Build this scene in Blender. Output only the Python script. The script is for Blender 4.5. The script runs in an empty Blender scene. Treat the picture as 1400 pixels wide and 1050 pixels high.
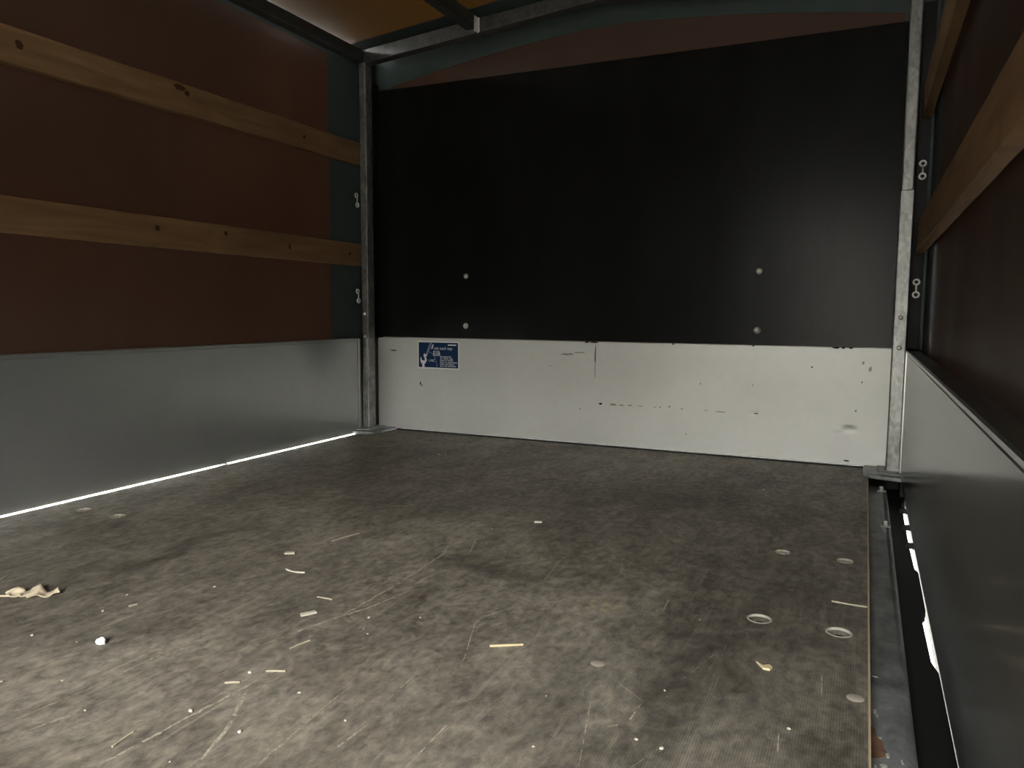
import bpy, bmesh, math, random
from mathutils import Matrix, Vector, noise

random.seed(7)
scene = bpy.context.scene
C = scene.collection
W = 1.529            # inside width of the trailer box
H = 0.30             # height of the aluminium panels
YB = -2.80           # rear end of the box

# ------------------------------------------------------------------ camera
CAM = (1.4407, -2.0518, 0.3835)
YAW, PITCH, ROLL, FPX = 0.4368, -0.0952, 0.0049, 1031.7
cd = bpy.data.cameras.new('camera'); cam = bpy.data.objects.new('camera', cd); C.objects.link(cam)
fwd = Vector((-math.sin(YAW)*math.cos(PITCH), math.cos(YAW)*math.cos(PITCH), math.sin(PITCH)))
rgt = Vector((math.cos(YAW), math.sin(YAW), 0)); upv = rgt.cross(fwd)
r2 = rgt*math.cos(ROLL) + upv*math.sin(ROLL); u2 = -rgt*math.sin(ROLL) + upv*math.cos(ROLL)
cam.matrix_world = Matrix(((r2.x, u2.x, -fwd.x, CAM[0]), (r2.y, u2.y, -fwd.y, CAM[1]),
                           (r2.z, u2.z, -fwd.z, CAM[2]), (0, 0, 0, 1)))
cd.sensor_width = 36; cd.lens = FPX*36/1400; cd.clip_start = 0.01; cd.clip_end = 300
scene.camera = cam

# ------------------------------------------------------------------ sky (even overcast) and exposure
world = bpy.data.worlds.new('overcast_sky'); scene.world = world; world.use_nodes = True
bg = world.node_tree.nodes['Background']
bg.inputs['Color'].default_value = (1.0, 0.985, 0.945, 1); bg.inputs['Strength'].default_value = 1.0
scene.view_settings.view_transform = 'Standard'; scene.view_settings.look = 'None'
scene.view_settings.gamma = 1; scene.view_settings.use_curve_mapping = False
scene.view_settings.exposure = 6.3
# the open part of the rear end: where the daylight comes in
OX0, OX1, OZ1 = 1.08, W-.005, 0.95
pl = bpy.data.lights.new('daylight_portal', 'AREA'); pl.shape = 'RECTANGLE'
pl.size = OX1-OX0; pl.size_y = OZ1+0.02; pl.cycles.is_portal = True
po = bpy.data.objects.new('daylight_portal', pl); C.objects.link(po)
po.location = ((OX0+OX1)/2, YB, OZ1/2); po.rotation_euler = (math.radians(90), 0, 0)   # shines along +Y

# ------------------------------------------------------------------ materials
def mat(name, color, rough=0.6, metal=0.0, spec=0.5):
    m = bpy.data.materials.new(name); m.use_nodes = True
    b = m.node_tree.nodes['Principled BSDF']
    b.inputs['Base Color'].default_value = (*color, 1); b.inputs['Roughness'].default_value = rough
    b.inputs['Metallic'].default_value = metal; b.inputs['Specular IOR Level'].default_value = spec
    return m, m.node_tree, b
def nd(t, typ, **kw):
    n = t.nodes.new(typ)
    for k, v in kw.items(): setattr(n, k, v)
    return n
def pos(t, scale=(1, 1, 1), rz=0):
    g = nd(t, 'ShaderNodeNewGeometry'); mp = nd(t, 'ShaderNodeMapping')
    mp.inputs['Scale'].default_value = scale; mp.inputs['Rotation'].default_value = (0, 0, rz)
    t.links.new(g.outputs['Position'], mp.inputs['Vector']); return mp.outputs['Vector']
def noisetex(t, vec, scale, detail=4, rough=0.55, dist=0.0):
    n = nd(t, 'ShaderNodeTexNoise'); n.inputs['Scale'].default_value = scale
    n.inputs['Detail'].default_value = detail; n.inputs['Roughness'].default_value = rough
    n.inputs['Distortion'].default_value = dist
    t.links.new(vec, n.inputs['Vector']); return n.outputs['Fac']
def ramp(t, fac, stops):
    r = nd(t, 'ShaderNodeValToRGB'); e = r.color_ramp.elements
    while len(e) < len(stops): e.new(0.5)
    for el, (p, c) in zip(e, stops):
        el.position = p; el.color = (*c, 1) if len(c) == 3 else c
    t.links.new(fac, r.inputs['Fac']); return r.outputs['Color']
def mix(t, a, b, fac, mode='MIX'):
    n = nd(t, 'ShaderNodeMix', data_type='RGBA', blend_type=mode)
    for sock, v in ((n.inputs[6], a), (n.inputs[7], b)):
        if isinstance(v, tuple): sock.default_value = (*v, 1)
        else: t.links.new(v, sock)
    if isinstance(fac, (int, float)): n.inputs[0].default_value = fac
    else: t.links.new(fac, n.inputs[0])
    return n.outputs[2]
def bump(t, b, h, strength, dist, prev=None):
    n = nd(t, 'ShaderNodeBump'); n.inputs['Strength'].default_value = strength; n.inputs['Distance'].default_value = dist
    t.links.new(h, n.inputs['Height'])
    if prev is not None: t.links.new(prev, n.inputs['Normal'])
    t.links.new(n.outputs['Normal'], b.inputs['Normal']); return n.outputs['Normal']

STAINS_AND_SHADE = [(1.36, -1.35, .30, .75, 0, .62), (1.25, -.75, .45, .35, 0, .85), (0.90, -1.06, .10, .06, .3, .55), (1.02, -1.04, .12, .05, .4, .65), (1.26, -1.22, .03, .26, .1, .68), (1.27, -1.42, .03, .12, -.1, .75), (.46, -1.20, .04, .30, .1, .65), (1.37, -1.12, .08, .05, 0, .75), (.72, -.75, .20, .16, .2, .8), (1.05, -.55, .5, .22, 0, .85)]
def floor_material():
    m, t, b = mat('worn_brown_film_plywood', (0.1, 0.09, 0.07), 0.62, 0, 0.3)
    big = noisetex(t, pos(t, (1, 0.8, 1)), 3.2, 5, 0.62, 0.6)
    mid = noisetex(t, pos(t, (1.5, 0.75, 1), 0.12), 11, 7, 0.68, 0.8)
    fine = noisetex(t, pos(t, (1.3, 0.8, 1)), 60, 6, 0.7, 0.3)
    streak = noisetex(t, pos(t, (26, 1.6, 1), 0.10), 2.2, 5, 0.65, 0.5)
    c = ramp(t, big, [(0.30, (0.135, 0.121, 0.097)), (0.52, (0.21, 0.19, 0.154)), (0.72, (0.30, 0.275, 0.226))])
    c = mix(t, c, ramp(t, mid, [(0.28, (0.55, 0.53, 0.51)), (0.5, (1.0, 1.0, 1.0)), (0.74, (1.45, 1.44, 1.4))]), 0.95, 'MULTIPLY')
    c = mix(t, c, ramp(t, fine, [(0.32, (0.5, 0.5, 0.5)), (0.5, (1, 1, 1)), (0.70, (1.6, 1.57, 1.5))]), 0.9, 'MULTIPLY')
    c = mix(t, c, (0.40, 0.365, 0.29), ramp(t, streak, [(0.60, (0, 0, 0)), (0.78, (0.5, 0.5, 0.5))]))
    dp = noisetex(t, pos(t, (1.2, 0.9, 1)), 16, 9, 0.75, 1.2)
    c = mix(t, c, (0.42, 0.39, 0.32), ramp(t, dp, [(0.56, (0, 0, 0)), (0.68, (0.45, 0.45, 0.45))]))
    hs = noisetex(t, pos(t, (70, 3.0, 1), 0.06), 1.6, 4, 0.6, 0.2)
    c = mix(t, c, (0.44, 0.41, 0.34), ramp(t, hs, [(0.64, (0, 0, 0)), (0.74, (0.5, 0.5, 0.5))]))
    # oily dark stains, plus broad shade painted over the right of the floor, ragged outlines
    g = nd(t, 'ShaderNodeNewGeometry'); wob = nd(t, 'ShaderNodeTexNoise'); wob.inputs['Scale'].default_value = 9; wob.inputs['Detail'].default_value = 5
    t.links.new(g.outputs['Position'], wob.inputs['Vector'])
    off = nd(t, 'ShaderNodeVectorMath', operation='MULTIPLY_ADD'); off.inputs[1].default_value = (.22, .22, 0); off.inputs[2].default_value = (-.11, -.11, 0)
    t.links.new(wob.outputs['Color'], off.inputs[0])
    ad = nd(t, 'ShaderNodeVectorMath', operation='ADD'); t.links.new(g.outputs['Position'], ad.inputs[0]); t.links.new(off.outputs[0], ad.inputs[1])
    for cx, cy, rx, ry, a, k in STAINS_AND_SHADE:
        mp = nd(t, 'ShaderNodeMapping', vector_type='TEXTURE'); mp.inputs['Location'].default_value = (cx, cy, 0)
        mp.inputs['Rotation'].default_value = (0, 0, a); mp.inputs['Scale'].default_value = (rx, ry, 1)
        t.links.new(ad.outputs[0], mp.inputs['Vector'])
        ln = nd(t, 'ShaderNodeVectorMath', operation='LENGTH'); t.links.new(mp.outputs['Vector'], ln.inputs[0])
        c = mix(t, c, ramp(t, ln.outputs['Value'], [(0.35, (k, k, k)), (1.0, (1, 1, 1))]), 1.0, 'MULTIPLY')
    sp = nd(t, 'ShaderNodeTexVoronoi'); sp.inputs['Scale'].default_value = 75
    t.links.new(pos(t), sp.inputs['Vector'])
    c = mix(t, c, (0.45, 0.42, 0.35), ramp(t, sp.outputs['Distance'], [(0.04, (0.3, 0.3, 0.3)), (0.10, (0, 0, 0))]))
    wv = nd(t, 'ShaderNodeTexWave', wave_type='BANDS', bands_direction='X'); wv.inputs['Scale'].default_value = 125
    wv.inputs['Distortion'].default_value = 0; t.links.new(pos(t), wv.inputs['Vector'])
    c = mix(t, c, ramp(t, wv.outputs['Fac'], [(0.2, (0.80, 0.80, 0.80)), (0.8, (1.08, 1.08, 1.08))]), 0.8, 'MULTIPLY')
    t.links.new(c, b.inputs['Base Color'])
    p = bump(t, b, wv.outputs['Fac'], 0.2, 0.0005)
    bump(t, b, fine, 0.25, 0.001, p)
    return m
def metal_material(name, col, rough, metal=1.0, var=0.25, scale=9, spangle=0.0, streak=(1, 1, 1)):
    m, t, b = mat(name, col, rough, metal)
    n = noisetex(t, pos(t, streak), scale, 5, 0.6, 0.4)
    lo = tuple(x*(1-var) for x in col); hi = tuple(min(1, x*(1+var)) for x in col)
    c = ramp(t, n, [(0.32, lo), (0.68, hi)])
    if spangle:
        v = nd(t, 'ShaderNodeTexVoronoi'); v.inputs['Scale'].default_value = 140
        t.links.new(pos(t, (1, 1, 0.6)), v.inputs['Vector'])
        bw = nd(t, 'ShaderNodeRGBToBW'); t.links.new(v.outputs['Color'], bw.inputs['Color'])
        c = mix(t, c, bw.outputs['Val'], spangle, 'SOFT_LIGHT')
    t.links.new(c, b.inputs['Base Color'])
    rr = nd(t, 'ShaderNodeMapRange'); rr.inputs['To Min'].default_value = rough*0.8; rr.inputs['To Max'].default_value = rough*1.25
    t.links.new(n, rr.inputs['Value']); t.links.new(rr.outputs['Result'], b.inputs['Roughness'])
    bump(t, b, noisetex(t, pos(t), 70, 3, 0.5), 0.08, 0.001)
    return m
def wood_material(name='pale_pine', cols=((0.14, 0.080, 0.037), (0.185, 0.110, 0.052), (0.235, 0.147, 0.073))):
    m, t, b = mat(name, cols[1], 0.65, 0, 0.25)
    n = noisetex(t, pos(t, (1, 0.12, 1)), 34, 5, 0.6, 0.8)
    c = ramp(t, n, [(0.3, cols[0]), (0.52, cols[1]), (0.75, cols[2])])
    k = noisetex(t, pos(t, (1, 1.0, 1)), 4.5, 2, 0.5, 0.3)
    c = mix(t, c, (0.10, 0.045, 0.018), ramp(t, k, [(0.70, (0, 0, 0)), (0.80, (0.7, 0.7, 0.7))]))
    t.links.new(c, b.inputs['Base Color']); bump(t, b, n, 0.2, 0.001)
    return m
def tarp_material(name, refl, trans, tfac, rough=0.55):
    m = bpy.data.materials.new(name); m.use_nodes = True; t = m.node_tree
    b = t.nodes['Principled BSDF']; out = t.nodes['Material Output']
    b.inputs['Base Color'].default_value = (*refl, 1); b.inputs['Roughness'].default_value = rough
    b.inputs['Specular IOR Level'].default_value = 0.25
    n = noisetex(t, pos(t, (1, 1, 0.7)), 5, 4, 0.55, 0.6)
    c = ramp(t, n, [(0.3, tuple(x*0.8 for x in refl)), (0.7, tuple(x*1.2 for x in refl))])
    t.links.new(c, b.inputs['Base Color'])
    tr = nd(t, 'ShaderNodeBsdfTranslucent')
    tc = ramp(t, noisetex(t, pos(t, (1, 1, 0.6)), 3.2, 3, 0.5, 0.5), [(0.3, tuple(x*0.75 for x in trans)), (0.7, tuple(x*1.25 for x in trans))])
    t.links.new(tc, tr.inputs['Color'])
    ms = nd(t, 'ShaderNodeMixShader'); ms.inputs['Fac'].default_value = tfac
    t.links.new(b.outputs['BSDF'], ms.inputs[1]); t.links.new(tr.outputs['BSDF'], ms.inputs[2])
    t.links.new(ms.outputs['Shader'], out.inputs['Surface'])
    bump(t, b, noisetex(t, pos(t), 9, 2, 0.5), 0.15, 0.01)
    return m
def ply_material():
    m, t, b = mat('black_film_plywood', (0.004, 0.004, 0.004), 0.27, 0, 0.11)
    n = noisetex(t, pos(t, (260, 260, 9)), 1, 3, 0.6)
    n2 = noisetex(t, pos(t, (7, 7, 2)), 1, 3, 0.6)
    t.links.new(ramp(t, n2, [(0.3, (0.005, 0.0055, 0.0053)), (0.7, (0.0105, 0.011, 0.0105))]), b.inputs['Base Color'])
    bump(t, b, n, 0.35, 0.0006)
    return m
def panel_material(name, col, rough, metal):
    m, t, b = mat(name, col, rough, metal, 0.4)
    n = noisetex(t, pos(t), 3.2, 4, 0.55, 0.3); f = noisetex(t, pos(t), 45, 4, 0.6)
    c = ramp(t, n, [(0.3, tuple(x*0.93 for x in col)), (0.7, tuple(min(1, x*1.05) for x in col))])
    c = mix(t, c, ramp(t, f, [(0.3, (0.98, 0.98, 0.98)), (0.6, (1.01, 1.01, 1.01))]), 1.0, 'MULTIPLY')
    t.links.new(c, b.inputs['Base Color'])
    return m

M = {}
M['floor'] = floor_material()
M['edge_ply'] = mat('raw_plywood_edge', (0.42, 0.34, 0.22), 0.8, 0, 0.2)[0]
M['alu_front'] = panel_material('pale_anodised_aluminium', (0.72, 0.732, 0.70), 0.5, 0.4)
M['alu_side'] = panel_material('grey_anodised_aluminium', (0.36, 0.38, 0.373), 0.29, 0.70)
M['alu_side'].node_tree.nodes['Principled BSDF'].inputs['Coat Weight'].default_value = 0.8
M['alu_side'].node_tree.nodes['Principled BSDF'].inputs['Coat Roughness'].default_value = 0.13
M['alu_side_shaded'] = panel_material('shaded_grey_anodised_aluminium', (0.07, 0.074, 0.068), 0.28, 0.75)  # same aluminium, the shade on this side put into a darker colour
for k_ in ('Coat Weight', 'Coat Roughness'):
    M['alu_side_shaded'].node_tree.nodes['Principled BSDF'].inputs[k_].default_value = {'Coat Weight': 0.45, 'Coat Roughness': 0.12}[k_]
M['alu_rim'] = metal_material('aluminium_profile', (0.42, 0.42, 0.40), 0.35, 0.9, 0.15)
M['galv'] = metal_material('galvanised_steel', (0.26, 0.265, 0.255), 0.42, 0.75, 0.32, 34, 0.35, (1, 1, 0.4))
M['steel'] = metal_material('dark_galvanised_rail', (0.27, 0.285, 0.285), 0.5, 0.6, 0.45, 30, 0.2, (1, 0.5, 1))
M['beam'] = metal_material('shaded_galvanised_tube', (0.07, 0.075, 0.073), 0.55, 0.5, 0.25, 30)  # same galvanised tube, shade under the roof put into the colour
M['beam2'] = metal_material('shaded_gable_tube', (0.085, 0.087, 0.082), 0.5, 0.5, 0.3, 40, 0.2)  # gable beams: galvanised too, darkened in colour for the shade up there
M['black'] = mat('black_rubber_paint', (0.007, 0.007, 0.007), 0.6, 0, 0.3)[0]
M['ply'] = ply_material()
M['wood'] = wood_material()
M['tarp'] = tarp_material('brown_tarpaulin', (0.026, 0.022, 0.018), (0.55, 0.20, 0.09), 0.00055)
M['tarp_roof'] = tarp_material('orange_roof_tarpaulin', (0.034, 0.022, 0.012), (0.60, 0.28, 0.05), 0.0006)
M['band'] = tarp_material('dark_teal_tarpaulin_band', (0.055, 0.074, 0.071), (0.05, 0.2, 0.18), 0.0003)
M['screw'] = metal_material('zinc_screw', (0.90, 0.89, 0.87), 0.35, 0.5, 0.1)
M['dark'] = mat('black_marks', (0.01, 0.01, 0.009), 0.8, 0, 0.1)[0]
M['dust'] = mat('pale_dust', (0.50, 0.455, 0.36), 0.9, 0, 0.1)[0]
def broken(m, scale, lo, hi):
    t = m.node_tree; b = t.nodes['Principled BSDF']
    t.links.new(ramp(t, noisetex(t, pos(t), scale, 4, 0.7), [(0.35, (lo, lo, lo)), (0.65, (hi, hi, hi))]), b.inputs['Alpha'])
broken(M['dust'], 160, 0.4, 1.0)
M['greymark'] = mat('grey_scuff', (0.30, 0.295, 0.27), 0.8, 0, 0.1)[0]
M['rust'] = metal_material('rusty_steel', (0.12, 0.062, 0.035), 0.8, 0.0, 0.4, 60)
M['leaf'] = wood_material('dried_leaf', ((0.52, 0.43, 0.29), (0.68, 0.58, 0.42), (0.76, 0.67, 0.50)))
M['straw'] = mat('dry_straw', (0.62, 0.52, 0.31), 0.6, 0, 0.3)[0]
M['straw_grey'] = mat('grey_straw', (0.40, 0.36, 0.27), 0.7, 0, 0.3)[0]
M['chip'] = mat('pale_wood_chip', (0.66, 0.62, 0.52), 0.7, 0, 0.2)[0]
M['white'] = mat('white_pebble', (0.80, 0.81, 0.84), 0.5, 0, 0.4)[0]
M['crumb'] = mat('pale_crumb', (0.55, 0.50, 0.41), 0.8, 0, 0.2)[0]
M['st_white'] = mat('sticker_white', (0.93, 0.94, 0.93), 0.45)[0]
M['st_blue'] = mat('sticker_navy', (0.010, 0.036, 0.105), 0.5, 0, 0.15)[0]
M['st_grey'] = mat('sticker_grey_print', (0.22, 0.26, 0.33), 0.45)[0]
M['asphalt'] = metal_material('grey_asphalt', (0.13, 0.128, 0.12), 0.9, 0.0, 0.2, 20)
M['yard'] = metal_material('grey_render', (0.25, 0.245, 0.23), 0.9, 0.0, 0.2, 3)
M['screw_dirty'] = mat('dirty_screw_head', (0.36, 0.32, 0.27), 0.7, 0, 0.3)[0]
M['smear'] = mat('yellowish_mud_smear', (0.40, 0.36, 0.25), 0.9, 0, 0.1)[0]; broken(M['smear'], 60, 0.3, 0.9)
M['faint'] = mat('faint_dust_line', (0.34, 0.31, 0.25), 0.9, 0, 0.1)[0]; broken(M['faint'], 120, 0.15, 0.9)
M['rim_dust'] = mat('pale_rubbed_rim', (0.40, 0.375, 0.315), 0.8, 0, 0.2)[0]

# ------------------------------------------------------------------ builders
def link(name, me, m, parent=None):
    o = bpy.data.objects.new(name, me); C.objects.link(o)
    if m is not None: me.materials.append(m)
    if parent is not None:
        o.parent = parent; o.matrix_parent_inverse = parent.matrix_world.inverted()
    return o
def obj(name, bm, m, parent=None, smooth=False, bevel=0.0, seg=2):
    bmesh.ops.recalc_face_normals(bm, faces=bm.faces)
    me = bpy.data.meshes.new(name); bm.to_mesh(me); bm.free()
    if smooth:
        for p in me.polygons: p.use_smooth = True
    o = link(name, me, m, parent)
    if bevel:
        bv = o.modifiers.new('bevel', 'BEVEL'); bv.width = bevel; bv.segments = seg; bv.limit_method = 'ANGLE'
    return o
def tag(o, label=None, cat=None, group=None, kind=None):
    if label: o['label'] = label
    if cat: o['category'] = cat
    if group: o['group'] = group
    if kind: o['kind'] = kind
    return o
def thing(name, label, cat, loc, group=None):
    o = bpy.data.objects.new(name, None); C.objects.link(o); o.location = loc; o.empty_display_size = 0.05
    o.matrix_world = Matrix.Translation(loc)
    return tag(o, label, cat, group)
def NB(): return bmesh.new()
def box(bm, x0, x1, y0, y1, z0, z1):
    v = [bm.verts.new((x, y, z)) for x in (x0, x1) for y in (y0, y1) for z in (z0, z1)]
    for f in ((0, 1, 3, 2), (4, 6, 7, 5), (0, 4, 5, 1), (2, 3, 7, 6), (0, 2, 6, 4), (1, 5, 7, 3)):
        bm.faces.new([v[i] for i in f])
    return bm
def extrude_profile(bm, prof, a, b, place):
    """prof: closed list of 2D points; place(u, v, t) -> 3D; swept t=a..b"""
    A = [bm.verts.new(place(u, v, a)) for u, v in prof]; B = [bm.verts.new(place(u, v, b)) for u, v in prof]
    n = len(prof)
    for i in range(n): bm.faces.new((A[i], A[(i+1) % n], B[(i+1) % n], B[i]))
    bm.faces.new(A); bm.faces.new(B[::-1]); return bm
def prism(bm, pts, z0, z1, place=lambda u, v, t: (u, v, t)): return extrude_profile(bm, pts, z0, z1, place)
def grid(bm, nu, nv, f):
    vs = [[bm.verts.new(f(i/nu, j/nv)) for j in range(nv+1)] for i in range(nu+1)]
    for i in range(nu):
        for j in range(nv): bm.faces.new((vs[i][j], vs[i+1][j], vs[i+1][j+1], vs[i][j+1]))
    return bm
def bar(bm, p, q, w, h, up=(0, 0, 1)):
    p, q = Vector(p), Vector(q); d = (q-p).normalized(); s = d.cross(Vector(up)).normalized(); u = s.cross(d)
    A = [bm.verts.new(p + s*a*w/2 + u*b*h/2) for a, b in ((-1, -1), (1, -1), (1, 1), (-1, 1))]
    B = [bm.verts.new(q + s*a*w/2 + u*b*h/2) for a, b in ((-1, -1), (1, -1), (1, 1), (-1, 1))]
    for i in range(4): bm.faces.new((A[i], A[(i+1) % 4], B[(i+1) % 4], B[i]))
    bm.faces.new(A[::-1]); bm.faces.new(B); return bm
def lathe(bm, prof, n, place):
    """prof: (r, h) from axis to axis; place(x, y, h)"""
    rings = []
    for r, h in prof:
        if r < 1e-7: rings.append([bm.verts.new(place(0, 0, h))])
        else: rings.append([bm.verts.new(place(r*math.cos(2*math.pi*k/n), r*math.sin(2*math.pi*k/n), h)) for k in range(n)])
    for a, b in zip(rings, rings[1:]):
        for k in range(n):
            l = (k+1) % n
            if len(a) == 1 and len(b) == 1: continue
            if len(a) == 1: bm.faces.new((a[0], b[k], b[l]))
            elif len(b) == 1: bm.faces.new((a[k], a[l], b[0]))
            else: bm.faces.new((a[k], a[l], b[l], b[k]))
    return bm
def ribbon(bm, pts, w, z, jit=0.25, step=0.008, seed=0):
    """an irregular thin flat mark following a polyline on the floor"""
    rnd = random.Random(seed); P = []
    for (x0, y0), (x1, y1) in zip(pts, pts[1:]):
        n = max(2, int(math.hypot(x1-x0, y1-y0)/step))
        P += [(x0+(x1-x0)*k/n, y0+(y1-y0)*k/n) for k in range(n)]
    P.append(pts[-1]); prev = None; N = len(P)
    for i, (x, y) in enumerate(P):
        a = P[max(0, i-1)]; b = P[min(N-1, i+1)]; dx, dy = b[0]-a[0], b[1]-a[1]; l = math.hypot(dx, dy) or 1
        t = i/(N-1); ww = w*(0.25+0.75*min(1, 5*t, 5*(1-t)))*(1+rnd.uniform(-jit, jit)*1.6)
        ox = rnd.uniform(-1, 1)*w*jit; nx, ny = -dy/l, dx/l
        c = [bm.verts.new((x+nx*(ox+s*ww/2), y+ny*(ox+s*ww/2), z)) for s in (-1, 1)]
        if prev and rnd.random() > 0.10: bm.faces.new((prev[0], prev[1], c[1], c[0]))
        prev = c
def blob(cx, cy, rx, ry, n=14, jit=0.3, seed=0, rot=0):
    rnd = random.Random(seed); out = []
    for k in range(n):
        a = 2*math.pi*k/n; r = 1+rnd.uniform(-jit, jit); u, v = rx*r*math.cos(a), ry*r*math.sin(a)
        out.append((cx+u*math.cos(rot)-v*math.sin(rot), cy+u*math.sin(rot)+v*math.cos(rot)))
    return out

# ================================================================== SETTING
# ground outside the trailer
b = NB(); grid(b, 12, 12, lambda u, v: (-30+60*u, -30+60*v, -0.66))
tag(obj('ground', b, M['asphalt']), 'grey asphalt ground outside under the trailer', kind='structure')

# a long unseen wall added behind the trailer to cut off the low sky
b = NB(); box(b, -25, 25, -9.3, -9.0, -0.66, 2.5)
yw = tag(obj('sky_block_wall', b, M['yard']), 'long plain grey wall added out of view behind the trailer to block low sky', 'wall')
b = NB(); box(b, -25.05, 25.05, -9.36, -8.94, 2.5, 2.58); obj('coping', b, M['yard'], yw)
b = NB(); box(b, 3.0, 3.3, -2.0, 9.0, -0.66, 3.4)  # unseen wall added to keep skylight off this side of the tarpaulin
yb = tag(obj('side_sky_block_wall', b, M['yard']), 'tall grey wall added out of view to shade one side of the tarpaulin', 'wall')
b = NB(); box(b, 2.94, 3.36, -2.05, 9.05, 3.4, 3.5); obj('coping', b, M['yard'], yb)
# floor: one plywood sheet with four pairs of counterbored bolt holes
FX0, FX1, FY0, FY1, FT = 0.007, 1.4605, YB, -0.004, 0.018
HOLES = [(1.336, -1.087, .0135), (1.428, -1.088, .0135), (1.336, -0.792, .011), (1.428, -0.796, .011), (0.092, -1.11, .012), (0.191, -1.112, .012)]
b = NB()
outer = [(FX0, FY0), (FX1, FY0), (FX1, FY1), (FX0, FY1)]
ov = [b.verts.new((x, y, 0)) for x, y in outer]; edges = [b.edges.new((ov[i], ov[(i+1) % 4])) for i in range(4)]
hv = []
for hx, hy, hr in HOLES:
    ring = [b.verts.new((hx+hr*math.cos(2*math.pi*k/24), hy+hr*math.sin(2*math.pi*k/24), 0)) for k in range(24)]
    edges += [b.edges.new((ring[k], ring[(k+1) % 24])) for k in range(24)]; hv.append(ring)
bmesh.ops.triangle_fill(b, edges=edges, use_beauty=True)
for loop, dep in [(ov, FT)] + [(r, 0.009) for r in hv]:
    low = [b.verts.new((v.co.x, v.co.y, -dep)) for v in loop]; n = len(loop)
    for k in range(n): b.faces.new((loop[k], loop[(k+1) % n], low[(k+1) % n], low[k]))
    b.faces.new(low)
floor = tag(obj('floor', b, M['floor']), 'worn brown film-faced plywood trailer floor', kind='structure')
# the raw edge of the sheet
b = NB(); box(b, FX1-0.0008, FX1+0.0012, FY0, FY1-0.10, -FT, 0.0004)
obj('floor_edge', b, M['edge_ply'], floor)
for i, (hx, hy, hr) in enumerate(HOLES):
    b = NB(); lathe(b, [(hr*0.95, -0.002), (hr*0.98, 0.0007), (hr*1.05, 0.0010), (hr*1.15, 0.0002)], 24, lambda x, y, h: (hx+x, hy+y, h))
    obj('hole_rim', b, M['rim_dust'] if i < 2 else M['dust'], floor, True)
    b = NB(); lathe(b, [(0, -0.0045), (hr*0.45, -0.005), (hr*0.6, -0.0065), (hr*0.62, -0.009)], 6, lambda x, y, h: (hx+x, hy+y, h))
    obj('bolt_head', b, M['dark'], floor)
for (hx, hy, r) in ((1.191, -1.291, .008), (1.448, -1.251, .0085)):
    b = NB(); lathe(b, [(0, 0.0006), (r*0.8, 0.0009), (r, 0.0002)], 18, lambda x, y, h: (hx+x, hy+y, h))
    obj('floor_screw', b, M['screw_dirty'], floor, True)

SCR = [([(0.449, -1.48), (0.507, -1.3)], .003), ([(0.544, -1.323), (0.583, -1.125)], .0035),
 ([(0.732, -1.65), (0.743, -1.56), (0.743, -1.472), (0.746, -1.386)], .003), ([(0.757, -1.665), (0.774, -1.607)], .003),
 ([(0.793, -1.637), (0.807, -1.589)], .003), ([(0.87, -1.653), (0.877, -1.562), (0.885, -1.456)], .0055),
 ([(0.944, -1.617), (0.927, -1.566), (0.888, -1.5)], .006), ([(0.991, -1.595), (0.987, -1.547)], .002),
 ([(0.99, -1.595), (0.98, -1.486), (0.979, -1.447)], .0025), ([(1.038, -1.571), (1.035, -1.543), (1.037, -1.5)], .003),
 ([(1.105, -1.54), (1.105, -1.51), (1.104, -1.462)], .003), ([(1.028, -1.459), (1.024, -1.393)], .002),
 ([(0.825, -1.422), (0.845, -1.345), (0.871, -1.274), (0.891, -1.187)], .006), ([(1.06, -1.363), (1.04, -1.308), (1.018, -1.25), (1.031, -1.197)], .002),
 ([(0.858, -1.317), (0.858, -1.184), (0.849, -1.037), (0.81, -0.932)], .006), ([(0.732, -0.92), (0.793, -0.916), (0.889, -0.931)], .005),
 ([(0.603, -0.835), (0.66, -0.788)], .007), ([(0.885, -1.019), (0.856, -0.938)], .005), ([(0.56, -1.145), (0.6, -1.049)], .006),
 ([(1.04, -1.086), (1.027, -0.979)], .002), ([(1.014, -1.244), (1.04, -1.19)], .0025), ([(1.234, -1.413), (1.255, -1.396), (1.257, -1.355)], .003),
 ([(1.213, -1.315), (1.258, -1.35)], .0015), ([(1.237, -1.478), (1.207, -1.356)], .0015), ([(1.221, -1.124), (1.217, -1.065)], .002),
 ([(1.417, -1.26), (1.415, -1.213)], .0015), ([(1.389, -1.402), (1.385, -1.349)], .0015)]
b = NB()
for i, (p, w) in enumerate(SCR): ribbon(b, p, w*0.6, 0.0004, seed=i)
tag(obj('scratches', b, M['dust'], floor), kind='stuff')
b = NB(); rs = random.Random(3)
for i in range(110):                              # lesser scratches along the trailer
    x, y, l = rs.uniform(0.1, 1.42)**.85, rs.uniform(-1.75, -0.55), rs.uniform(0.02, 0.12); a = rs.gauss(0.12, 0.3)
    ribbon(b, [(x, y), (x+l*math.sin(a), y+l*math.cos(a))], rs.uniform(0.0005, 0.0012), 0.0004, seed=100+i)
tag(obj('fine_scratches', b, M['faint'], floor), kind='stuff')
b = NB()
for i, (p, w) in enumerate([([(1.136, -1.165), (1.126, -1.10)], .010), ([(1.151, -1.16), (1.147, -1.108)], .011), ([(1.164, -1.149), (1.162, -1.106)], .013)]):
    ribbon(b, p, w, 0.0003, 0.3, 0.006, 60+i)
tag(obj('dirt_smears', b, M['smear'], floor), kind='stuff')

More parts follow.
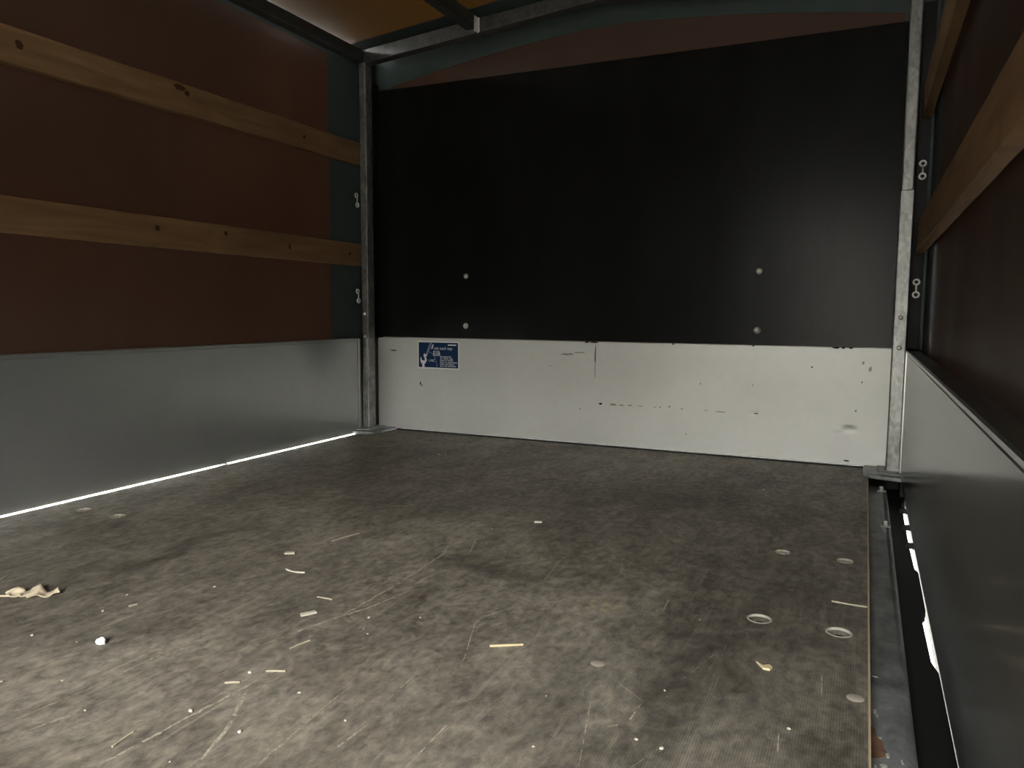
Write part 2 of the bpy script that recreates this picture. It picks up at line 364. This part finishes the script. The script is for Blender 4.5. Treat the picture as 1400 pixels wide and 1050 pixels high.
# aluminium wall panels: extruded profile with a rolled rim along the top
PROF = [(0, .0015), (0, H-.010), (.0012, H-.009), (.0012, H-.007), (-.0012, H-.006), (-.0012, H-.002), (.001, H), (.024, H), (.026, H-.004), (.030, H-.004), (.030, .0015)]
SIDE_END = -0.112
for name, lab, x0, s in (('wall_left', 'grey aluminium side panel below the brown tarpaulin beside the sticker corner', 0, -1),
                         ('wall_right', 'shade-darkened grey aluminium side panel above the steel rail', W, 1)):
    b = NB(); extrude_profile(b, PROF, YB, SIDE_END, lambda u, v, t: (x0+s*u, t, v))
    w_ = tag(obj(name, b, M['alu_side'] if s < 0 else M['alu_side_shaded']), lab, kind='structure')
    b = NB(); box(b, x0-0.003*s, x0+.03*s, SIDE_END+.002, SIDE_END+0.010, .012, H-.002)
    box(b, x0+0.004*s, x0+.03*s, SIDE_END+.010, SIDE_END+0.024, .012, H-.004)
    obj('end_profile', b, M['alu_rim'], w_, bevel=0.001)
    if s > 0:                                   # outer skirt added below the panel to block sideways daylight
        b = NB(); box(b, W+.0135, W+.030, YB, .03, -.075, .003); obj('light_stop_skirt', b, M['black'], w_)
    b = NB(); box(b, x0+.002*s, x0+.034*s, SIDE_END+.026, .03, -.075, H-.003); obj('added_corner_cover', b, M['black'], w_)  # corner cover added to stop light leaking in behind the post
DENTS = [(1.183, .120, .010, .003), (1.415, .095, .012, .004), (1.39, .093, .008, -.002), (0.70, .10, .05, .0012)]
def fp(u, v):
    x = -0.002 + (W+0.004)*u; z = 0.006 + (H-0.014)*v; y = 0.0
    for dx, dz, r, a in DENTS: y += a*math.exp(-((x-dx)**2+((z-dz)*2.2)**2)/(r*r))
    return (x, y, z)
b = NB(); grid(b, 260, 60, fp)
wf = tag(obj('wall_front', b, M['alu_front'], smooth=True), 'pale aluminium front panel carrying the blue sticker', kind='structure')
b = NB(); box(b, -.002, W+.002, 0.003, 0.03, .006, H-.002); obj('panel_core', b, M['alu_front'], wf)
b = NB(); extrude_profile(b, [(-.0015, H-.0065), (-.0015, H-.001), (.001, H+.001), (.028, H+.001), (.028, H-.0065)], 0.02, W-.02, lambda u, v, t: (t, u, v))
obj('top_rim', b, M['alu_front'], wf)
# sill under the front panel
b = NB(); box(b, -.03, W+.03, -.003, .034, -.08, .004); obj('sill', b, M['black'], wf)
# marks on the front panel (in the x-z plane)
mk = lambda u, v, t: (u, t, v)
b = NB()
for i, (x, z, rx, rz) in enumerate([(0.058, .258, .012, .0018), (0.763, .123, .0048, .0032), (0.160, .155, .002, .006), (.165, .149, .003, .002), (.936, .123, .0022, .0014),
        (.961, .126, .0016, .002), (1.322, .248, .0018, .0022), (1.044, .193, .0018, .0018), (1.009, .054, .0012, .0018), (1.428, .142, .0015, .003), (1.412, .015, .006, .002),
        (1.439, .214, .0015, .002), (.606, .227, .0015, .0015), (1.19, .121, .006, .0012), (.745, .262, .0016, .028), (0.05, .296, .012, .0015), (0.09, .2955, .006, .0012)]):
    prism(b, blob(x, z, rx, rz, 12, .3, i), -.0004, .0006, mk)
for i, (x, rx) in enumerate([(1.376, .008), (1.393, .004), (1.411, .005), (.968, .003), (1.177, .003), (.74, .014), (.72, .006)]):
    prism(b, blob(x, H-.0015, rx, .0025, 10, .25, 40+i), -.0024, .0006, mk)
tag(obj('black_marks', b, M['dark'], wf), kind='stuff')
b = NB()
for i, (x, z, rx, rz) in enumerate([(.80, .123, .010, .0022), (.825, .1225, .008, .0016), (.851, .123, .007, .0014), (.92, .122, .004, .0016), (.995, .122, .003, .0016), (.88, .123, .008, .001),
        (.70, .105, .002, .002), (1.456, .247, .004, .006), (1.44, .262, .003, .004), (.66, .262, .02, .003), (.70, .268, .02, .0015), (.745, .215, .0012, .02), (1.10, .12, .012, .0012), (1.06, .1215, .006, .001), (1.18, .196, .002, .002)]):
    prism(b, blob(x, z, rx, rz, 12, .4, 80+i), -.0003, .0006, mk)
tag(obj('grey_scuffs', b, M['greymark'], wf), kind='stuff')

# ================================================================== FRAME
gable = lambda x: 0.082*(1-abs(x-W/2)/(W/2))
frame = thing('canopy_frame', 'galvanised tube frame of posts, eaves rails and gable beam holding up the tarpaulin', 'frame', (W/2, -0.07, 0))
for x0, x1 in ((0.0, .0245), (W-.0285, W-.003)):
    b = NB(); box(b, x0, x1, -.088, -.052, .012, 1.15); p = obj('corner_post', b, M['galv'], frame, bevel=.0035, seg=3)
    # the lower sleeve, base bracket with two flanges
    sx = 1 if x0 < .5 else -1; xa = x0 if sx > 0 else x1
    if sx < 0:
        b = NB(); box(b, xa-.002*sx, xa+.0275*sx, -.0905, -.0495, .012, .665); obj('post_sleeve', b, M['galv'], p, bevel=.003, seg=3)
    b = NB(); prism(b, [(xa-.004*sx, -.145), (xa+.062*sx, -.125), (xa+.075*sx, -.10), (xa+.075*sx, -.008), (xa-.004*sx, -.008)], .0, .010)
    prism(b, [(xa-.003*sx, -.128), (xa+.044*sx, -.112), (xa+.046*sx, -.03), (xa-.003*sx, -.03)], .009, .016)
    obj('base_bracket', b, M['steel'], p, bevel=.0025, seg=2)
    for z in (.305, .375):
        b = NB(); lathe(b, [(0, .004), (.004, .0035), (.0055, .001), (.0055, 0)], 10, lambda u, v, h: (xa+.013*sx+u, -.0905-h, z+v))
        obj('rivet', b, M['screw'], p, True)
    for y in (YB+.03,):
        b = NB(); box(b, x0, x1, y, y+.036, 0, 1.15); obj('rear_post', b, M['galv'], frame, bevel=.003)
def gable_beam(y0, y1, name):
    b = NB()
    lo, hi = 1.132, 1.174
    prism(b, [(-.005, lo), (W/2, lo+.066), (W+.005, lo), (W+.005, hi), (W/2, hi+.062), (-.005, hi)], y0, y1, lambda u, v, t: (u, t, v))
    return obj(name, b, M['beam2'], frame, bevel=.003)
gable_beam(-.088, -.056, 'gable_beam'); gable_beam(-1.40, -1.37, 'gable_beam'); gable_beam(YB, YB+.03, 'gable_beam')
for x0 in (-.008, W-.022):
    b = NB(); box(b, x0, x0+.03, YB+.03, -.088, 1.137, 1.172); obj('eaves_rail', b, M['beam'], frame, bevel=.003)
for xc in (.392, W-.392):
    z = 1.132+.066*(xc/(W/2) if xc < W/2 else (W-xc)/(W/2))+.012
    b = NB(); box(b, xc-.018, xc+.018, YB+.03, -.088, z, z+.036); pu = obj('purlin', b, M['beam'], frame, bevel=.003)
    b = NB(); box(b, xc+.019, xc+.022, -.110, -.0875, z-.012, z+.030); box(b, xc+.016, xc+.026, -.0905, -.0875, z-.010, z+.03)
    obj('joint_plate', b, M['screw'], pu, bevel=.001)

# ================================================================== TARPAULIN
tarp = thing('tarpaulin_cover', 'brown translucent tarpaulin cover with dark teal bands over the trailer frame', 'tarpaulin', (W/2, -1.2, 0.2))
TX = 0.040
def wav(a, c, s=0): return .004*math.sin(a*5.3+s)*math.sin(c*4.1+1.3*s) + .0025*math.sin(a*13+c*3+s)
ZE = 1.182
for s, x0 in ((-1, -TX), (1, W+TX)):
    b = NB(); grid(b, 60, 24, lambda u, v: (x0+s*abs(wav(YB+u*2.6, v, s)), YB+(0.05-YB)*u, .19+(ZE-.19)*v)); obj('side_sheet', b, M['tarp'], tarp, True)
    b = NB(); xi = x0-s*.002       # sewn-on bands: along the front corner and under the eaves
    grid(b, 4, 24, lambda u, v: (xi, -.19+.235*u, .20+(ZE-.20)*v)); obj('corner_band', b, M['band'], tarp)
    b = NB(); grid(b, 40, 2, lambda u, v: (xi-s*.0015, YB+(0.04-YB)*u, 1.142+(ZE-1.142)*v)); obj('eaves_band', b, M['band'], tarp)
YF = .040
b = NB(); grid(b, 40, 16, lambda u, v: (-TX+(W+2*TX)*u, YF+abs(wav(u*1.5, v))*.5, .19+(ZE+.012+gable(-TX+(W+2*TX)*u)*.85-.19)*v)); obj('front_sheet', b, M['tarp'], tarp, True)
b = NB()
def teal_low(x): return 1.088+.088*(1-(abs(x-W/2)/(W/2))**1.6)
grid(b, 40, 3, lambda u, v: (-TX+(W+2*TX)*u, YF-.006, teal_low(-TX+(W+2*TX)*u)+(ZE+.012+gable(-TX+(W+2*TX)*u)*.85-teal_low(-TX+(W+2*TX)*u))*v)); obj('gable_band', b, M['band'], tarp)
for x in (-TX+.0, W+TX-.075):
    b = NB(); grid(b, 2, 10, lambda u, v: (x+.075*u, YF-.004, .2+(1.12-.2)*v)); obj('corner_band', b, M['band'], tarp)
zr = lambda x: ZE + gable(x)*.85
for s in (0, 1):
    xa, xb = (-TX, W/2) if s == 0 else (W/2, W+TX)
    b = NB(); grid(b, 20, 50, lambda u, v: (xa+(xb-xa)*u, YB+(YF-YB)*v, zr(xa+(xb-xa)*u)+.012+.5*wav(u*2, v*3, 1)*math.sin(math.pi*u))); obj('roof_sheet', b, M['tarp_roof'], tarp, True)
b = NB(); grid(b, 40, 2, lambda u, v: (-TX+(W+2*TX)*u, -.115+(YF+.115)*v, zr(-TX+(W+2*TX)*u)+.006)); obj('roof_band', b, M['band'], tarp)
# rear end: unseen curtain added and cut to shape the daylight coming in
b = NB(); grid(b, 24, 16, lambda u, v: (-TX+(OX0+TX)*u, YB-.02+.02*math.sin(u*22), -.05+(ZE+.05)*v)); obj('light_shaping_curtain', b, M['tarp'], tarp, True)
b = NB(); grid(b, 6, 16, lambda u, v: (OX1+(W+TX-OX1)*u, YB-.02+.01*math.sin(u*9), -.05+(ZE+.05)*v)); obj('light_shaping_curtain', b, M['tarp'], tarp, True)
b = NB(); grid(b, 20, 6, lambda u, v: (OX0-.01+(W+TX-OX0+.01)*u, YB-.02, OZ1+(1.27-OZ1)*v)); obj('light_shaping_curtain', b, M['tarp'], tarp)
b = NB(); grid(b, 20, 2, lambda u, v: (-TX+(W+2*TX)*u, YB-.018, 1.15+(zr(-TX+(W+2*TX)*u)+.02-1.15)*v)); obj('light_shaping_curtain', b, M['tarp'], tarp)
# corner fastenings: turn locks on a strip between post and tarpaulin
def turn_lock(P):
    # P(u, v, h): u sideways, v up, h out of the sheet
    b = NB(); lathe(b, [(.0038, .0), (.0045, .0022), (.0065, .003), (.0080, .0018), (.0085, -.001)], 20, P)
    e = obj('eyelet', b, M['screw'], tarp, True)
    b = NB(); lathe(b, [(.0045, .002), (.0045, .006), (.0085, .006), (.0085, .002), (.0045, .002)], 18, lambda u, v, h: P(u, v-.030, h))
    prism(b, [(-.002, -.024), (.002, -.024), (.002, -.006), (-.002, -.006)], .002, .005, P)
    obj('turn_lock', b, M['screw'], e, True)
for z in (.459, .735): turn_lock(lambda u, v, h: (W+.0165+u, -.004-h, z+v))
for z in (.447, .748): turn_lock(lambda u, v, h: (-.037+h, -.058+u, z+v))
for x0, x1 in ((-.026, -.002), (W+.003, W+.029)):
    b = NB(); box(b, x0, x1, -.003, .02, .30, 1.10); obj('corner_strip', b, M['black'], tarp, bevel=.001)

# ================================================================== THINGS
# black plywood on the front
ply = thing('plywood_board', 'large black film-faced plywood board above the pale front panel', 'board', (W/2, .012, .302))
def plf(u, v):
    x = .001+(W-.002)*u; z = H+.0015+(1.078-H-.0015-.014*u)*v
    y = .004 + (max(0, x-1.185)*-.008) + .0012*math.sin(x*7)*math.sin(z*6)
    return x, y, z
b = NB(); grid(b, 90, 40, plf); obj('board_face', b, M['ply'], ply, True)
b = NB(); prism(b, [(.001, H+.0015), (W-.001, H+.0015), (W-.001, 1.063), (.001, 1.077)], .0145, .022, mk); obj('board_back', b, M['ply'], ply)
for x, z in ((.323, .492), (.322, .340), (1.185, .492), (1.185, .339)):
    b = NB(); lathe(b, [(0, .0055), (.003, .005), (.0055, .0035), (.0072, .001), (.0074, 0), (.009, -.0005), (.009, -.003)], 18, lambda u, v, h: (x+u, .004-h, z+v))
    obj('screw', b, M['screw'], ply, True)

# wooden slats
KNOTS = {}
def slat(x0, x1, z0, z1, y1, label, zend):
    o = None
    t = thing('wooden_slat', label, 'slat', ((x0+x1)/2, -1.2, z0), 'wooden slats along the side walls')
    b = NB(); rnd = random.Random(int(z0*1000)+int(x0*100)); n = 60
    ring = []
    for k in range(n+1):
        y = YB+.02+(y1-YB-.02)*k/n; zo = (zend)*(k/n-1)
        e = [rnd.uniform(-.0006, .0006) for _ in range(4)]
        ring.append([b.verts.new(q) for q in ((x0, y, z0+zo+e[0]), (x1, y, z0+zo+e[1]), (x1, y, z1+zo+e[2]), (x0, y, z1+zo+e[3]))])
    for A, B in zip(ring, ring[1:]):
        for k in range(4): b.faces.new((A[k], A[(k+1) % 4], B[(k+1) % 4], B[k]))
    b.faces.new(ring[0]); b.faces.new(ring[-1][::-1])
    obj('board', b, M['wood'], t, bevel=.002)
    return t
s1 = slat(-.030, -.010, .836, .904, -.056, 'upper wooden slat on the tarpaulin wall left of the blue sticker', 0)
s2 = slat(-.030, -.010, .525, .594, -.048, 'lower wooden slat on the tarpaulin wall left of the blue sticker', 0)
slat(W+.009, W+.029, .836, .906, -.02, 'upper wooden slat on the dark tarpaulin wall above the steel rail', 0)
slat(W+.009, W+.029, .526, .596, -.03, 'lower wooden slat on the dark tarpaulin wall above the steel rail', 0)
M['knot'] = mat('dark_knot', (0.055, 0.022, 0.010), 0.7, 0, 0.2)[0]
for t, y, z, ry, rz in ((s1, -.755, .893, .016, .007), (s1, -.735, .884, .009, .006), (s1, -.33, .87, .005, .006), (s1, -1.12, .875, .008, .008),
                        (s2, -.83, .567, .006, .006), (s2, -.63, .575, .005, .006), (s2, -.40, .56, .004, .008), (s2, -.13, .56, .006, .005)):
    b = NB(); prism(b, blob(y, z, ry, rz, 14, .25, int(y*-1000)), -.011, -.0096, lambda u, v, q: (q, u, v)); obj('knot', b, M['knot'], t)

# steel chassis rail beside the floor, with dark lip and the slit of daylight
rail = thing('chassis_rail', 'blue-grey steel rail with rust patch beside the plywood floor edge', 'rail', (1.49, -1.3, -.06))
b = NB()
prof = [(1.44, -.019), (1.492, -.019), (1.498, -.022), (1.502, -.028), (1.503, -.036), (1.503, -.06), (1.499, -.06), (1.499, -.037), (1.493, -.025), (1.44, -.024)]
extrude_profile(b, prof, YB, .03, lambda u, v, t: (u, t, v)); obj('top_flange', b, M['steel'], rail, True)
GAP = [(YB, .0015), (-1.60, .0015), (-1.30, .002), (-1.05, .002), (-1.02, .008), (-.86, .010), (-.84, .003), (-.66, .0025), (-.64, .007), (-.50, .009), (-.30, .009), (-.16, .008), (-.13, .002), (.03, .001)]
b = NB(); rows = []
for y, g in GAP:
    x = 1.5408-g
    rows.append([b.verts.new(q) for q in ((1.500, y, -.045), (x, y, -.045), (x, y, -.060), (1.500, y, -.060))])
for A, B in zip(rows, rows[1:]):
    for k in range(4): b.faces.new((A[k], A[(k+1) % 4], B[(k+1) % 4], B[k]))
b.faces.new(rows[0]); b.faces.new(rows[-1][::-1]); obj('lower_lip', b, M['black'], rail)
for y in (-.245, -.385, -.515):
    b = NB(); box(b, 1.525, 1.552, y-.004, y+.004, -.046, -.036); obj('hinge_tab', b, M['black'], rail)
for i, (x, y) in enumerate(((1.490, -.16), (1.492, -.476))):
    b = NB(); box(b, x-.009, x+.009, y-.009, y+.009, -.0195, -.017); lathe(b, [(0, .009), (.005, .009), (.006, .007), (.006, 0)], 6, lambda u, v, h: (x+u, y+v, -.018+h))
    obj('rail_bolt', b, M['galv'], rail)
b = NB(); prism(b, [(1.4620, -1.262), (1.4665, -1.268), (1.468, -1.283), (1.4725, -1.290), (1.4735, -1.301), (1.476, -1.308), (1.4735, -1.317), (1.468, -1.321), (1.4620, -1.324)], -.0195, -.0184)
obj('rust_patch', b, M['rust'], rail)
b = NB()
for i, (x, y, rx, ry) in enumerate([(1.467, -1.233, .002, .006), (1.469, -1.24, .0012, .004), (1.4705, -1.283, .0012, .002), (1.4765, -1.312, .0015, .004), (1.488, -1.318, .001, .004), (1.473, -1.332, .003, .003), (1.468, -1.15, .003, .0008), (1.466, -1.337, .0015, .004)]):
    prism(b, blob(x, y, rx, ry, 9, .4, 200+i), -.0195, -.0183)
tag(obj('paint_chips', b, M['greymark'], rail), kind='stuff')
# left: small clip across the slit of daylight
b = NB(); box(b, -.02, .007, -.670, -.666, -.012, .003); box(b, -.003, .003, -.672, -.664, .0005, .003)
tag(obj('wall_clip', b, M['steel']), 'tiny dark steel clip in the daylight slit below the side panel', 'clip')

# sticker on the front panel
st = thing('warning_sticker', 'navy blue sticker with white border and white spanner print on pale panel', 'sticker', (.227, -.001, .203))
sx0, sx1, sz0, sz1 = .151, .302, .2035, .2905
def flat(name, pts, m, y, parent, th=.0003):
    b = NB(); prism(b, pts, y-th, y, mk); return obj(name, b, m, parent)
def rrect(x0, x1, z0, z1, r, n=5):
    out = []
    for cx, cz, a0 in ((x1-r, z1-r, 0), (x0+r, z1-r, 90), (x0+r, z0+r, 180), (x1-r, z0+r, 270)):
        out += [(cx+r*math.cos(math.radians(a0+90*k/n)), cz+r*math.sin(math.radians(a0+90*k/n))) for k in range(n+1)]
    return out
YS = -.0006
flat('border', rrect(sx0, sx1, sz0, sz1, .004), M['st_white'], YS, st)
flat('blue_field', rrect(sx0+.004, sx1-.004, sz0+.004, sz1-.004, .001), M['st_blue'], YS-.0004, st)
SX = lambda u: sx0+(sx1-sx0)*u        # u: 0..1 across, v: 0..1 up
SZ = lambda v: sz0+(sz1-sz0)*v
def poly(name, uv, m, dy=.0008): return flat(name, [(SX(u), SZ(v)) for u, v in uv], m, YS-dy, st)
poly('grey_arm', [(.205, .56), (.255, .53), (.355, .94), (.305, .95)], M['st_grey'])
arc = [(.26+.22*math.sin(a)*1.0, .62-.60*(1-math.cos(a))) for a in [i*math.pi/2/10 for i in range(11)]]
poly('grey_arc', arc+[(u-.012, v-.012) for u, v in arc[::-1]], M['st_grey'])
poly('white_stroke', [(.335, .72), (.362, .72), (.392, .88), (.375, .89), (.35, .82)], M['st_white'], .0009)
poly('spanner', [(.115, .045), (.17, .045), (.165, .16), (.195, .20), (.222, .28), (.222, .36), (.205, .42), (.225, .46), (.24, .53), (.225, .545), (.195, .50), (.185, .53), (.17, .56), (.15, .52), (.145, .46), (.165, .40), (.175, .36), (.17, .30), (.15, .27), (.135, .31), (.105, .30), (.10, .33), (.085, .42), (.07, .40), (.068, .28), (.085, .20), (.115, .16)], M['st_white'], .0009)
def text(s, u, v, size, m, name, shear=0):
    cu = bpy.data.curves.new(name, 'FONT'); cu.body = s; cu.size = size; cu.shear = shear; cu.resolution_u = 2; cu.extrude = .0001
    to = bpy.data.objects.new(name, cu); C.objects.link(to)
    dg = bpy.context.evaluated_depsgraph_get(); me = bpy.data.meshes.new_from_object(to.evaluated_get(dg))
    bpy.data.objects.remove(to)
    me.transform(Matrix.Translation((SX(u), YS-.0010, SZ(v))) @ Matrix.Rotation(math.pi/2, 4, 'X'))
    me.materials.clear(); return link(name, me, m, st)
text('mit nach top', .395, .70, .0130, M['st_white'], 'lettering', .15)
flat('lettering_bar', rrect(SX(.735), SX(.935), SZ(.855), SZ(.895), .001), M['st_white'], YS-.0009, st)
for r in ((.385, .53, .635, .65), (.385, .53, .475, .49), (.385, .398, .475, .65), (.517, .53, .475, .65)):
    flat('box_line', [(SX(r[0]), SZ(r[2])), (SX(r[1]), SZ(r[2])), (SX(r[1]), SZ(r[3])), (SX(r[0]), SZ(r[3]))], M['st_white'], YS-.0009, st)
text('DIN', .403, .505, .0125, M['st_white'], 'lettering')
text('t NC', .265, .255, .0115, M['st_white'], 'lettering')
for k, s in enumerate(('Accessories', 'To dette veje', 'Pour le trailer', 'Pour la remorque', 'Over de dissel', 'Zur die Deichsel')):
    text(s, .545, .425-.068*k, .0085, M['st_white'], 'lettering')

# ---- litter on the floor
def leaf():
    t = thing('dried_leaf', 'curled pale tan dried leaf lying on the plywood floor', 'leaf', (.428, -1.43, 0))
    d = Vector((.906, .423, 0)); n = Vector((-.423, .906, 0)); c0 = Vector((.409, -1.448, 0)); L = .068
    far = [.004, .012, .010, .016, .011, .020, .014, .024, .017, .013, .010, .012, .009, .011, .003]
    near = [-.002, -.008, -.012, -.007, -.003, -.006, -.014, -.006, -.012, -.013, -.010, -.009, -.006, -.004, -.001]
    b = NB(); N = len(far)-1; nv = 6
    def f(u, v):
        k = min(N-1, int(u*N)); w = u*N-k
        lo, hi = near[k]*(1-w)+near[k+1]*w, far[k]*(1-w)+far[k+1]*w; q = lo+(hi-lo)*v
        p = c0+d*(L*u+.003*math.sin(7*v+u*9))+n*q
        return (p.x, p.y, .0012+.0075*v*v*(.55+.45*math.sin(u*15))+.0022*(1-v)**2*(1+math.sin(u*21)))
    grid(b, 42, nv, f); o = obj('blade', b, M['leaf'], t, True)
    so = o.modifiers.new('thick', 'SOLIDIFY'); so.thickness = .0006; so.offset = 1
    b = NB(); bar(b, c0+d*.01+n*-.004+Vector((0, 0, .0016)), c0-d*.022+n*-.004+Vector((0, 0, .0012)), .0022, .0018); obj('stalk', b, M['leaf'], t)
leaf()
def pebble():
    b = NB(); bmesh.ops.create_icosphere(b, subdivisions=2, radius=.0058)
    for v in b.verts:
        k = 1+.55*noise.noise(v.co*150+Vector((4, 1, 2))); v.co = Vector((v.co.x*k*1.1, v.co.y*k*.8, max(-.0035, v.co.z*k*.8))); v.co += Vector((.658, -1.492, .0037))
    tag(obj('pebble', b, M['white']), 'small white pebble on the floor beside the dried leaf', 'pebble')
pebble()
def straw(p, q, w, m, label, curve=0.0, group=None):
    b = NB(); p, q = Vector((*p, w*.55)), Vector((*q, w*.55)); n = 6; d = q-p; s = Vector((-d.y, d.x, 0)); prev = None
    rn = random.Random(int(p.x*1e4))
    for k in range(n+1):
        u = k/n; c = p+d*u+s*curve*math.sin(math.pi*u); ww = w*(.8+.35*rn.random())
        r = [b.verts.new(c+s.normalized()*ww*.5*math.cos(a)+Vector((0, 0, ww*.5*math.sin(a)))) for a in [2*math.pi*i/6 for i in range(6)]]
        if prev:
            for i in range(6): b.faces.new((prev[i], prev[(i+1) % 6], r[(i+1) % 6], r[i]))
        else: b.faces.new(r[::-1])
        prev = r
    b.faces.new(prev)
    tag(obj('straw', b, m), label, 'straw', group)
SG = 'bits of straw on the plywood floor'; 
straw((1.066, -1.306), (1.099, -1.286), .0026, M['straw'], 'bright yellow piece of straw lying alone on the plywood floor', 0, SG)
straw((1.416, -.986), (1.459, -.988), .0022, M['straw_grey'], 'long thin straw reaching the plywood floor edge by the steel rail', -.03, SG)
straw((.676, -1.205), (.711, -1.205), .0024, M['chip'], 'slightly curved pale straw on the plywood floor', -.12, SG)
TWO = 'thin level pale straw, one of two lying end to end'
for p, q, lb in (((.789, -1.272), (.814, -1.271), 'short straw just beyond the rectangular pale scrap'),
                 ((.864, -1.41), (.870, -1.383), 'slanting straw between the rectangular scrap and the two level straws'),
                 ((.878, -1.463), (.897, -1.454), TWO), ((.858, -1.501), (.871, -1.493), TWO),
                 ((.857, -1.629), (.853, -1.605), 'slanting straw lying next to a long broad scratch on the floor'),
                 ((.649, -1.066), (.663, -1.008), 'long faint straw beyond the stubby wood chip'),
                 ((.346, -1.419), (.333, -1.398), 'slanting straw beyond the dried leaf towards the side panel'),
                 ((.591, -1.404), (.595, -1.394), 'very short straw beyond the white pebble')):
    straw(p, q, .0022, M['straw_grey'], lb, .02, SG)
def chip(x, y, l, w, a, m, name, label, cat, hgt=.002, group=None):
    b = NB(); prism(b, [(x+u*math.cos(a)-v*math.sin(a), y+u*math.sin(a)+v*math.cos(a)) for u, v in ((-l/2, -w/2), (l/2, -w*.38), (l*.47, w*.45), (-l*.42, w/2))], .0003, hgt)
    tag(obj(name, b, m, bevel=.0003), label, cat, group)
chip(.816, -1.322, .021, .0085, 1.0, M['chip'], 'paper_scrap', 'pale rectangular scrap on the plywood floor beside short straws', 'scrap', .0022)
chip(.630, -1.144, .016, .009, .5, M['crumb'], 'wood_chip', 'stubby pale wood chip on the plywood floor', 'chip', .003)
chip(.914, -.808, .014, .006, .35, M['chip'], 'wood_chip', 'split white wood chip lying mid floor', 'chip', .003)
b = NB(); prism(b, [(1.3475, -1.214), (1.356, -1.2215), (1.362, -1.2165), (1.366, -1.2215), (1.364, -1.2285), (1.357, -1.2285)], .0003, .003); tag(obj('leaf_bud', b, M['straw'], bevel=.0006), 'small yellowish pointed leaf bud near the bolt holes', 'bud')
CR = [(0.553, -1.377), (0.574, -1.428), (0.565, -1.513), (0.629, -1.502), (0.636, -1.304), (0.417, -0.322), (0.433, -0.314), (0.681, -0.44), (0.918, -0.341), (1.272, -1.319), (1.393, -1.34), (1.294, -1.422), (1.27, -1.418), (0.906, -1.328), (0.919, -1.338), (0.892, -1.298), (0.95, -1.27), (0.94, -1.483), (1.014, -1.505), (1.255, -0.357), (0.858, -0.884), (0.887, -0.964), (1.269, -1.124), (1.191, -1.468), (1.167, -1.381), (0.702, -1.569), (0.648, -1.598), (0.778, -1.598), (0.864, -1.472), (0.87, -1.555), (0.939, -1.562), (0.92, -1.622), (1.43, -.115)]
mes = []
for s in range(4):
    b = NB(); bmesh.ops.create_icosphere(b, subdivisions=1, radius=.0026)
    for v in b.verts:
        k = 1+.5*noise.noise(v.co*400+Vector((s*3, 0, 0))); v.co = Vector((v.co.x*k*1.25, v.co.y*k, v.co.z*k*.6))
    me = bpy.data.meshes.new('crumb'); b.to_mesh(me); b.free(); me.materials.append(M['crumb'] if s else M['chip']); mes.append(me)
rc = random.Random(5)
for i, (x, y) in enumerate(CR):
    o = bpy.data.objects.new('crumb', mes[i % 4]); C.objects.link(o); k = rc.uniform(.35, .8)*(1.5 if y > -.6 else 1)
    o.location = (x, y, .0013*k); o.scale = (k, k, k); o.rotation_euler = (0, 0, rc.uniform(0, 6))
    lb = 'tiny pale crumb on the darker floor close to the front panel' if y > -.6 else 'tiny pale crumb lying on the dusty scratched part of the floor'
    tag(o, lb, 'crumb', 'crumbs scattered over the plywood floor')
